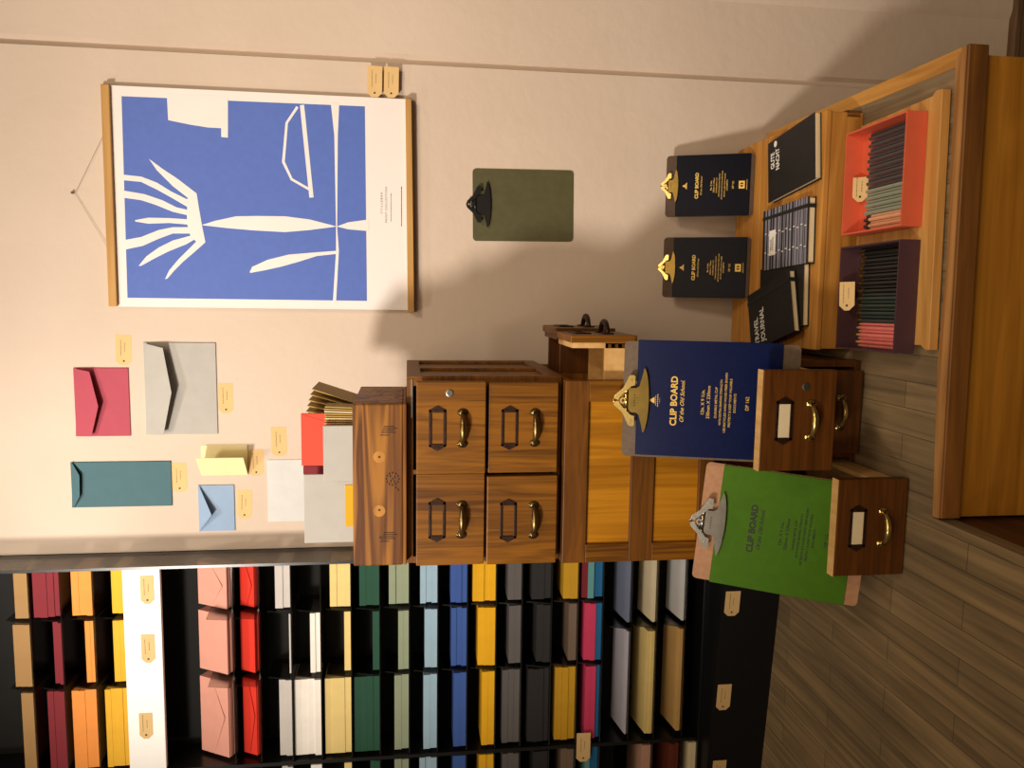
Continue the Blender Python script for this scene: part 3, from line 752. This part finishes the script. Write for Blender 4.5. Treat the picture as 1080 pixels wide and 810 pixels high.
box_env('envelope', 'small golden yellow envelope low at the front of the pine box', ex(555, 366, Y1-.009), ex(511, 366, Y1-.009), ez(364.5, 530, Y1), Y1-.010, 'gold_yellow', t=.004)
for k in range(8):       # kraft envelopes leaning right, edges towards the viewer
    zb = BZ+.008; lean = R(3+k*2.2)
    o = thing('kraft_envelope', 'tall kraft envelope fanned out at the right end of the pine box', 'envelope', (-.265+k*.0042, 1.56, zb), (0, lean, 0), 'fanned kraft envelopes')
    hgt = ez(321+k*.3, 430, 1.5)-zb
    bm = bmn(); box(bm, -.0008, .0008, -.06, .06, 0, hgt*(1.02-.004*k), .0003); box(bm, -.0016, -.0008, -.057, .06, hgt*.45, hgt*.98)
    emit('body', bm, 'kraft_env', o)
for k in range(9):
    zb = BZ+.008
    x = ex(450-k*2.0, 345, 1.44)
    o = thing('kraft_envelope', 'shorter kraft envelope packed upright in front of the fanned ones', 'envelope', (x+.001, 1.468, zb), (0, R(k*.35), 0), 'packed kraft envelopes')
    hgt = ez(342, 440, 1.44)-zb
    bm = bmn(); box(bm, -.0011, .0011, -.025, .024, 0, hgt+random.uniform(-.001, .001), .0003); emit('body', bm, 'kraft_env' if k % 3 else 'ivory', o)

# ------------------------------------------------------------------ clipboards
def clip(parent, s, y, mat, top):
    """butterfly clip: local z of the board top = top, front face at y, scale s"""
    def P(pts, t, yy, name, mt=mat, bend=0):
        bm = bmn(); prism(bm, [(a*s, top+b*s) for a, b in pts], t*s, Matrix.Translation((0, yy, 0)) @ UP)
        if bend:
            for v in bm.verts: v.co.y -= bend*s*max(0, 1-abs(v.co.x)/(.06*s))*0+0
        return bm
    half = [(.010, .004), (.018, -.002), (.023, -.008), (.023, -.024), (.027, -.0295), (.038, -.0325), (.050, -.0355), (.060, -.0375), (.060, -.0395), (.052, -.0425), (.036, -.0455), (.018, -.047)]
    jaw = half+[(0, -.0475)]+[(-a, b) for a, b in reversed(half)]
    bm = P(jaw, .0018, y-.007*s, 'jaw')
    # lip that presses on the sheets
    tube(bm, [((-.055+.11*i/12)*s, y-.0055*s, top+(-.0395-.0065*(1-(1-i/6)**2))*s) for i in range(13)], .0032*s, 8)
    j = emit('clip_jaw', bm, {'brass': 'jaw_brass_shaded', 'chrome': 'jaw_steel'}.get(mat, mat), parent)
    bm = bmn(); tube(bm, [(-.022*s, y-.006*s, top-.006*s), (.022*s, y-.006*s, top-.006*s)], .0052*s, 10)
    emit('clip_spring', bm, mat, parent, True)
    bm = bmn()
    for g in (-1, 1):
        leg = [(g*.001, .008), (g*.003, .017), (g*.009, .016), (g*.024, .000), (g*.045, -.010), (g*.048, -.013), (g*.048, -.020), (g*.045, -.022), (g*.029, -.0215), (g*.027, -.0145), (g*.021, -.009), (g*.012, .001), (g*.005, .007)]
        prism(bm, [(a*s, top+b*s) for a, b in (leg if g < 0 else leg)], .0022*s, Matrix.Translation((0, y-.013*s, 0)) @ UP)
        tube(bm, [(g*.038*s, y-.0152*s, top-.014*s), (g*.038*s, y-.0165*s, top-.014*s)], .0026*s, 8)
    arc = [((.010*math.cos(a))*s, y-.0125*s, top+(.006+.010*math.sin(a))*s) for a in [math.pi*k/10 for k in range(11)]]
    tube(bm, arc, .0028*s, 8)
    tube(bm, [(0, y-.009*s, top+.0*s), (0, y-.0165*s, top+.0*s)], .0058*s, 12)
    for g in (-1, 1): tube(bm, [(g*.018*s, y-.004*s, top-.006*s), (g*.018*s, y-.013*s, top-.004*s)], .003*s, 8)
    emit('clip_lever', bm, mat, parent)
    bm = bmn(); tube(bm, [(0, y-.0165*s, top), (0, y-.0175*s, top)], .0026*s, 10)
    for q in range(5): box(bm, (-.010+q*.005-.001)*s, (-.010+q*.005+.001)*s, y-.0092*s, y-.0087*s, top+(-.0225)*s, top+(-.020)*s)
    emit('clip_rivet', bm, 'black_metal' if mat == 'black_metal' else 'bronze', parent)
def rrect(x0, x1, z0, z1, r, n=3):
    pts = []
    for cx, cz, a0 in ((x1-r, z0+r, -90), (x1-r, z1-r, 0), (x0+r, z1-r, 90), (x0+r, z0+r, 180)):
        for k in range(n+1):
            a = R(a0+90*k/n); pts.append((cx+r*math.cos(a), cz+r*math.sin(a)))
    return pts
def clipboard(label, loc, w, h, yaw, tilt, roll, bmat, cmat, kmat, ks, cover=None, lines=None, ink='gold_foil', cx=0, logo=None, group=None):
    o = thing('clipboard', label, 'clipboard', loc, (0, 0, 0), group)
    o.rotation_mode = 'XYZ'
    o.matrix_world = Matrix.Translation(loc) @ Matrix.Rotation(yaw, 4, 'Z') @ Matrix.Rotation(-tilt, 4, 'X') @ Matrix.Rotation(roll, 4, 'Y')
    bm = bmn(); prism(bm, rrect(-w/2, w/2, 0, h, .008), .003, Matrix.Translation((0, 0, 0)) @ UP); emit('board', bm, bmat, o)
    y = -.003
    if cover:
        x0, x1, z0, z1 = cover
        bm = bmn(); prism(bm, rrect(x0, x1, z0, z1, .0015, 1), .0025, Matrix.Translation((0, y, 0)) @ UP)
        bmesh.ops.bevel(bm, geom=[e for e in bm.edges], offset=.0006, segments=1, affect='EDGES')
        emit('cover', bm, cmat, o); y -= .0025
    if lines:
        bm = bmn()
        for nm, grp in (('title_print', lines[:2]), ('size_print', lines[2:4]), ('small_print', lines[4:9]), ('number_print', lines[9:])):
            bm = bmn()
            for (s, dz, wd, sh, bo) in grp: text_into(bm, s, Matrix.Translation((cx, y-.0001, h-dz)) @ UP, width=wd, shear=sh, bold=bo)
            flat(nm, bm, ink, o)
        bm = bmn()
        if logo == 'triangle':
            k = w/.21
            prism(bm, [(cx-.006*k, h-.056*k), (cx+.006*k, h-.056*k), (cx, h-.046*k)], .0003, Matrix.Translation((0, y, 0)) @ UP)
            for q, ll in enumerate((.015, .019, .008)): text_into(bm, ('WATERPROOF', 'RECYCLED BOARD', 'CLIP')[q] if False else '-'*6, Matrix.Translation((cx, y-.0001, h-(.058+.0035*q)*k)) @ UP, width=ll*2*k*.6)
        if logo == 'box':
            k = w/.138
            zz = h-.168*k
            b2 = bmn()
            for sg in (-1, 1):
                prism(b2, [(sg*.0012*k, zz-.0042*k), (sg*.0048*k, zz-.0012*k), (sg*.0048*k, zz+.0012*k), (sg*.0012*k, zz+.0042*k)], .0006, Matrix.Translation((0, y, 0)) @ UP)
            emit('printed_symbol', b2, cmat, o)
            prism(bm, [(0, h-.037*k), (-.005*k, h-.046*k), (.005*k, h-.046*k)], .0004, Matrix.Translation((0, y, 0)) @ UP)
            prism(bm, [(-.008*k, h-.0475*k), (-.003*k, h-.043*k), (.003*k, h-.043*k), (.008*k, h-.0475*k)], .0004, Matrix.Translation((0, y, 0)) @ UP)
            b3 = bmn(); box(b3, -.011*k, .011*k, y-.0004, y, zz-.0115*k, zz-.0105*k); emit('printed_line', b3, ink, o)
            flat('printed_logo', bm, ink, o); bm = bmn(); box(bm, -.0085*k, .0085*k, y-.0003, y, zz-.0065*k, zz+.0065*k)
        if len(bm.verts): flat('printed_logo' if logo == 'triangle' else 'printed_stamp', bm, ink, o)
    clip(o, ks, y, kmat, h)
    return o
q = .30/186
big_lines = [('CLIP BOARD', 55*q, 55*q, 0, .03), ('Of the Old School.', 64*q, 46*q, .35, .008), ('12in. X 9 ½in.', 86*q, 27*q, 0, .01), ('330mm X 230mm', 92*q, 36*q, 0, .01),
             ('DURABLE METAL CLIP', 100*q, 34*q, 0, .01), ('WITH EXTRA BINDING STRENGTH', 105*q, 50*q, 0, .01), ('USE RECYCLED HARD WOOD FIBER BOARD', 110*q, 66*q, 0, .01),
             ('PROTECT & KEEP YOUR VALUABLE', 115*q, 53*q, 0, .01), ('DOCUMENTS', 120*q, 21*q, 0, .01), ('DP 162', 133*q, 15*q, 0, .01)]
# navy one resting on the drawer sides
clipboard('large navy clipboard with gold lettering in the upper open drawer', (-.184, 1.292, .8785), .208, .30, R(-2), R(17), R(-.5), 'brown_board', 'navy', 'brass', .95,
          (-.100, .107, .030, .276), big_lines, 'gold_foil', 0, 'triangle')
g_lines = [(s.replace('162', '112').replace('330', '320'), dz+.012*0+.004, wd*.98, sh, bo) for (s, dz, wd, sh, bo) in big_lines]
clipboard('large green clipboard with black lettering in the lower open drawer', (-.428, 1.256, .758), .216, .284, R(3), R(21.5), R(6), 'tan_board', 'green_cover', 'chrome', .95,
          (-.110, .107, .022, .253), g_lines, 'ink', 0)
# olive one on the wall
A, B = at(499, 214, WY-.002), at(604.5, 218, WY-.002)
clipboard('plain olive green clipboard with black clip hung on the wall', ((A.x+B.x)/2, WY+.0008, B.z), .164, .236, 0, 0, R(-.8), 'olive', None, 'black_metal', .86)
sq = .19/95
small_lines = [('CLIP BOARD', 35*sq, 29*sq, 0, .03), ('Of the Old School.', 40*sq, 21*sq, .35, 0), ('9in. X 6in.', 51*sq, 11*sq, 0, .01), ('230mm X 150mm', 54*sq, 16*sq, 0, .01),
               ('DURABLE METAL CLIP', 57*sq, 17*sq, 0, .01), ('WITH EXTRA BINDING STRENGTH', 60*sq, 26*sq, 0, .01), ('USE RECYCLED HARD WOOD FIBER BOARD', 63*sq, 32*sq, 0, .01), ('PROTECT & KEEP YOUR VALUABLE', 66*sq, 26*sq, 0, .01), ('DOCUMENTS', 68.6*sq, 12*sq, 0, .01), ('DP 121', 75*sq, 8*sq, 0, .01)]
CZ = PZ+.076
for (x, lab) in ((.2525, 'small dark navy clipboard leaning on the wall, nearer the black notebook at right'), (.067, 'small dark navy clipboard leaning on the wall behind the stacked travel journals')):
    clipboard(lab, (x, 1.745, CZ+.001), .139, .195, 0, R(25), 0, 'dark_board', 'dark_navy', 'brass', .60, (-.068, .0685, .008, .172), small_lines, 'gold_foil', 0, 'box')

# ------------------------------------------------------------------ crate, notebooks
cr_ = thing('wooden_crate', 'low pine crate standing on the podium beneath the notebooks', 'crate', (.126, 1.44, PZ), (0, 0, R(1)))
cw, cdp, chh = .222, .40, .076
bm = bmn(); box(bm, -cw, cw, 0, .018, 0, chh-.012, .002); emit('front_board', bm, 'crate', cr_)
bm = bmn(); box(bm, -cw, cw, cdp-.018, cdp, 0, chh-.012, .002); emit('back_board', bm, 'crate', cr_)
for s in (-1, 1):
    bm = bmn(); box(bm, min(s*cw, s*(cw-.016)), max(s*cw, s*(cw-.016)), .018, cdp-.018, 0, chh-.012, .002); emit('end_board', bm, 'crate', cr_)
for (a, b) in ((-.002, .132), (.134, .266), (.268, cdp)):
    bm = bmn(); box(bm, -cw-.002, cw+.002, a, b, chh-.012, chh, .002); emit('top_board', bm, 'crate', cr_)
bm = bmn(); box(bm, cw-.012, cw+.004, .0, .05, .004, .036, .003); emit('end_block', bm, 'side_wood', cr_)

def notebook(label, loc, rz_, w, l, t, kind, group='notebooks on the crate', roll=0):
    """flat notebook: local origin at the middle of its near bottom edge, top cover facing up"""
    o = thing('notebook', label, 'notebook', loc, (0, roll, rz_), group)
    c = .0018
    bm = bmn(); box(bm, -w/2, w/2, 0, l, 0, c, .0006); box(bm, -w/2, w/2, 0, l, t-c, t, .0006)
    if kind != 'soft': box(bm, -w/2, -w/2+.0025, 0, l, c, t-c)
    emit('cover', bm, 'notebook', o)
    bm = bmn()
    if kind == 'soft':
        n = 6
        for k in range(n):
            a, b = c+(t-2*c)*k/n, c+(t-2*c)*(k+1)/n
            box(bm, -w/2+.003, w/2-.002, -.002*(math.sin(math.pi*k/n))+.001, l-.003, a+.0002, b-.0002)
    else: box(bm, -w/2+.0025, w/2-.003, .003, l-.003, c, t-c)
    emit('pages', bm, 'pages', o)
    return o
nb = notebook('black soft notebook with white lettering at the right end of the crate', (.286, 1.452, CZ+.0005), R(7), .126, .195, .014, 'soft')
bm = bmn()
text_into(bm, 'GUTE', Matrix.Translation((.020, .172, .0142)), width=.034, bold=.03, tall=1.7)
text_into(bm, 'NACHT', Matrix.Translation((.018, .150, .0142)), width=.044, bold=.03, tall=1.7)
tube(bm, [(.052, .160, .0138), (.052, .160, .0143)], .0065, 14)
emit('lettering', bm, 'white_ink', nb)
nb = notebook('black and grey striped travel journal with elastic band in the crate middle', (.130, 1.456, CZ+.0005), R(3), .128, .195, .016, 'hard')
bm = bmn()
y = .004
while y < .188:
    wd = random.choice([.003, .007, .010]); box(bm, -.0625, .0635, y, min(y+wd, .193), .0158, .01625); y += wd+random.choice([.003, .008, .006])
emit('stripe', bm, 'stripe_grey', nb)
bm = bmn()
for k, y in enumerate([.006+.0155*i for i in range(12)]):
    for x in (-.030, .010): box(bm, x-.001+(.004 if k % 2 else 0), x+.001+(.004 if k % 2 else 0), y, y+.007, .0161, .0165)
emit('white_stitch', bm, 'white_ink', nb)
bm = bmn(); box(bm, .043, .050, -.0006, .1956, -.0003, .0171); emit('elastic_band', bm, 'elastic', nb)
bm = bmn(); box(bm, -.034, .018, .134, .162, .0165, .0172); emit('title_label', bm, 'white', nb)
bm = bmn(); text_into(bm, 'TRAVEL', Matrix.Translation((-.012, .152, .0174)), width=.026, bold=.01); text_into(bm, 'JOURNAL', Matrix.Translation((-.010, .143, .0174)), width=.030, bold=.01)
flat('lettering', bm, 'ink', nb)
notebook('lower black journal showing page edges beneath the lettered travel journal', (.010, 1.466, CZ+.0005), R(4), .128, .19, .014, 'hard')
nb = notebook('upper black travel journal with white title on top of another journal', (-.004, 1.482, CZ+.0155), R(16), .126, .195, .014, 'hard')
bm = bmn()
text_into(bm, 'TRAVEL', Matrix.Translation((-.054, .160, .0142)), width=.058, bold=.02, align='LEFT', tall=1.6); text_into(bm, 'JOURNAL', Matrix.Translation((-.054, .128, .0142)), width=.074, bold=.02, align='LEFT', tall=1.6)
flat('lettering', bm, 'white_ink', nb)
bm = bmn(); box(bm, .040, .047, -.0006, .1956, -.0003, .0148); emit('elastic_band', bm, 'elastic', nb)

# ------------------------------------------------------------------ tray, pencil boxes and pencils
tr = thing('wooden_tray', 'thin pale wooden board under the two pencil boxes', 'board', (.126, 1.19, PZ+.003), (0, 0, R(2.2)))
bm = bmn(); prism(bm, [(-.206, -.002), (.204, -.004), (.206, .012), (.197, .018), (.2, .222), (-.2, .222), (-.197, .018), (-.206, .010)], .016); bmesh.ops.bevel(bm, geom=bm.edges[:], offset=.0012, segments=1, affect='EDGES')
emit('board', bm, 'tray', tr)
TZ_ = PZ+.0192
def tray_box(label, mat, x0, x1, y0, y1, rot):
    cx, w, l, h, t = (x0+x1)/2, (x1-x0)/2, y1-y0, .036, .003
    o = thing('pencil_box', label, 'box', (cx, y0, TZ_+.0005), (0, 0, rot), 'open paper boxes of pencils')
    bm = bmn()
    box(bm, -w, w, 0, l, 0, t); box(bm, -w, w, 0, t, t, h); box(bm, -w, w, l-t, l, t, h); box(bm, -w, -w+t, t, l-t, t, h); box(bm, w-t, w, t, l-t, t, h)
    emit('box_walls', bm, mat, o)
    return o
tray_box('open coral red box of grey and blush pencils on the tray', 'coral', .119, .302, 1.222, 1.402, R(1))
tray_box('open dark plum box of black and rose pencils on the tray', 'plum', -.088, .098, 1.218, 1.398, R(1))
def make_pencil(mat, tip, label, group, loc, length, rz_, r=.0035):
    o = thing('pencil', label, 'pencil', loc, (0, 0, rz_), group)
    bm = bmn(); tube(bm, [(0, 0, 0), (0, length-.016, 0)], r, 6); emit('shaft', bm, mat, o)
    bm = bmn()
    if tip == 'ferrule': tube(bm, [(0, length-.016, 0), (0, length-.004, 0), (0, length, 0)], [r*1.12, r*1.08, r*.9], 8); emit('ferrule', bm, 'brass', o)
    elif tip == 'point':
        tube(bm, [(0, length-.016, 0), (0, length-.004, 0)], [r, r*.4], 6); emit('wood_cone', bm, 'kraft', o)
        bm = bmn(); tube(bm, [(0, length-.004, 0), (0, length, 0)], [r*.4, r*.08], 6); emit('lead', bm, 'lead', o)
    else: tube(bm, [(0, length-.016, 0), (0, length-.001, 0), (0, length, 0)], [r, r, r*.6], 6); emit('end_cap', bm, 'lead' if tip == 'cap' else mat, o)
    return o
_proto = {}
def pencil(mat, tip, label, group, loc, length, rz_):
    k = (mat, tip, length)
    if k not in _proto: _proto[k] = make_pencil(mat, tip, label, group, loc, length, rz_); return
    r = _proto[k].copy(); COL.objects.link(r); r.location = loc; r.rotation_euler = (0, 0, rz_); r['label'] = label; r['group'] = group
    for ch in list(_proto[k].children):
        c = ch.copy(); COL.objects.link(c); c.parent = r
def layer(i): return TZ_+.0005+.003+.0036+(.0045 if i % 2 else .0)+.010*0
x = .2930; n = 0
runs = [(15, 'p_dark', 'plain', 'charcoal grey pencil in the right part of the coral box', 'charcoal pencils', .0066),
        (7, 'p_sage', 'plain', 'sage green pencil in the middle of the coral box', 'sage pencils', .0064),
        (5, 'p_pink', 'cap', 'blush pink pencil at the left side of the coral box', 'blush pencils', .0056)]
for (cnt, mt, tip, lab, grp, st) in runs:
    for k in range(cnt):
        pencil(mt, tip, lab, grp, (x, 1.231+random.uniform(0, .002), layer(n)), .135, R(1)); x -= st; n += 1
x = .0905; n = 0
runs = [(12, 'p_black', 'ferrule', 'black pencil with gold ferrule at the right of the plum box', 'black pencils', .0067),
        (8, 'p_green', 'ferrule', 'dark green pencil with gold ferrule in the middle of the plum box', 'green pencils', .0066),
        (7, 'p_rose', 'point', 'rose pink sharpened pencil at the left of the plum box', 'rose pencils', .0064)]
for (cnt, mt, tip, lab, grp, st) in runs:
    for k in range(cnt):
        L = .150-.0016*(k % 4) if tip == 'ferrule' else .146
        pencil(mt, tip, lab, grp, (x, 1.227+random.uniform(0, .002), layer(n)), round(L, 4), R(1)); x -= st; n += 1
make_tag((.198, 1.384, TZ_+.014), (R(-40), 0, R(2)), 'price tag tucked behind the sage pencils in the coral box', w=.044, h=.026)
make_tag((.005, 1.372, TZ_+.034), (R(-40), 0, R(4)), 'price tag tucked behind the green pencils in the plum box', w=.052, h=.026)

# ------------------------------------------------------------------ light
def lamp(name, kind, loc, target, energy, color, size, **kw):
    l = bpy.data.lights.new(name, kind); l.energy = energy; l.color = color
    if kind == 'SPOT':
        l.shadow_soft_size = size; l.spot_size = R(kw.get('cone', 90)); l.spot_blend = kw.get('blend', .8)
    elif kind == 'AREA': l.size = size
    o = bpy.data.objects.new(name, l); COL.objects.link(o); o.location = loc
    d = Vector(target)-Vector(loc); o.rotation_euler = d.to_track_quat('-Z', 'Y').to_euler()
    return o
lamp('rack_spot', 'SPOT', (-.50, 1.15, 2.62), (-.48, 1.87, 1.95), 14, (1, .91, .80), .06, cone=110, blend=1)
lamp('key_or_fill_spot', 'SPOT', (-1.36, -.55, 2.65), (.12, 1.86, 1.85), 312, (1, .90, .79), .16, cone=62, blend=1)
lamp('key_or_fill_spot', 'SPOT', (.95, .0, 2.9), (.55, 1.75, 1.2), 76, (1, .80, .58), .2, cone=66, blend=1)  # added fill spot, unseen, brightens the right side of wall and podium
lamp('overhead_fill', 'AREA', (0, -1.0, 2.9), (0, 1.4, 1.0), 30, (1, .76, .50), 1.5)  # added broad overhead fill, an unseen source for the warm ambient light
w = bpy.data.worlds.new('room_glow'); scene.world = w; w.use_nodes = True
w.node_tree.nodes['Background'].inputs['Color'].default_value = (1, .80, .56, 1)
w.node_tree.nodes['Background'].inputs['Strength'].default_value = .11

vs = scene.view_settings
vs.view_transform = 'Standard'; vs.look = 'None'; vs.exposure = 0; vs.gamma = 1; vs.use_curve_mapping = False
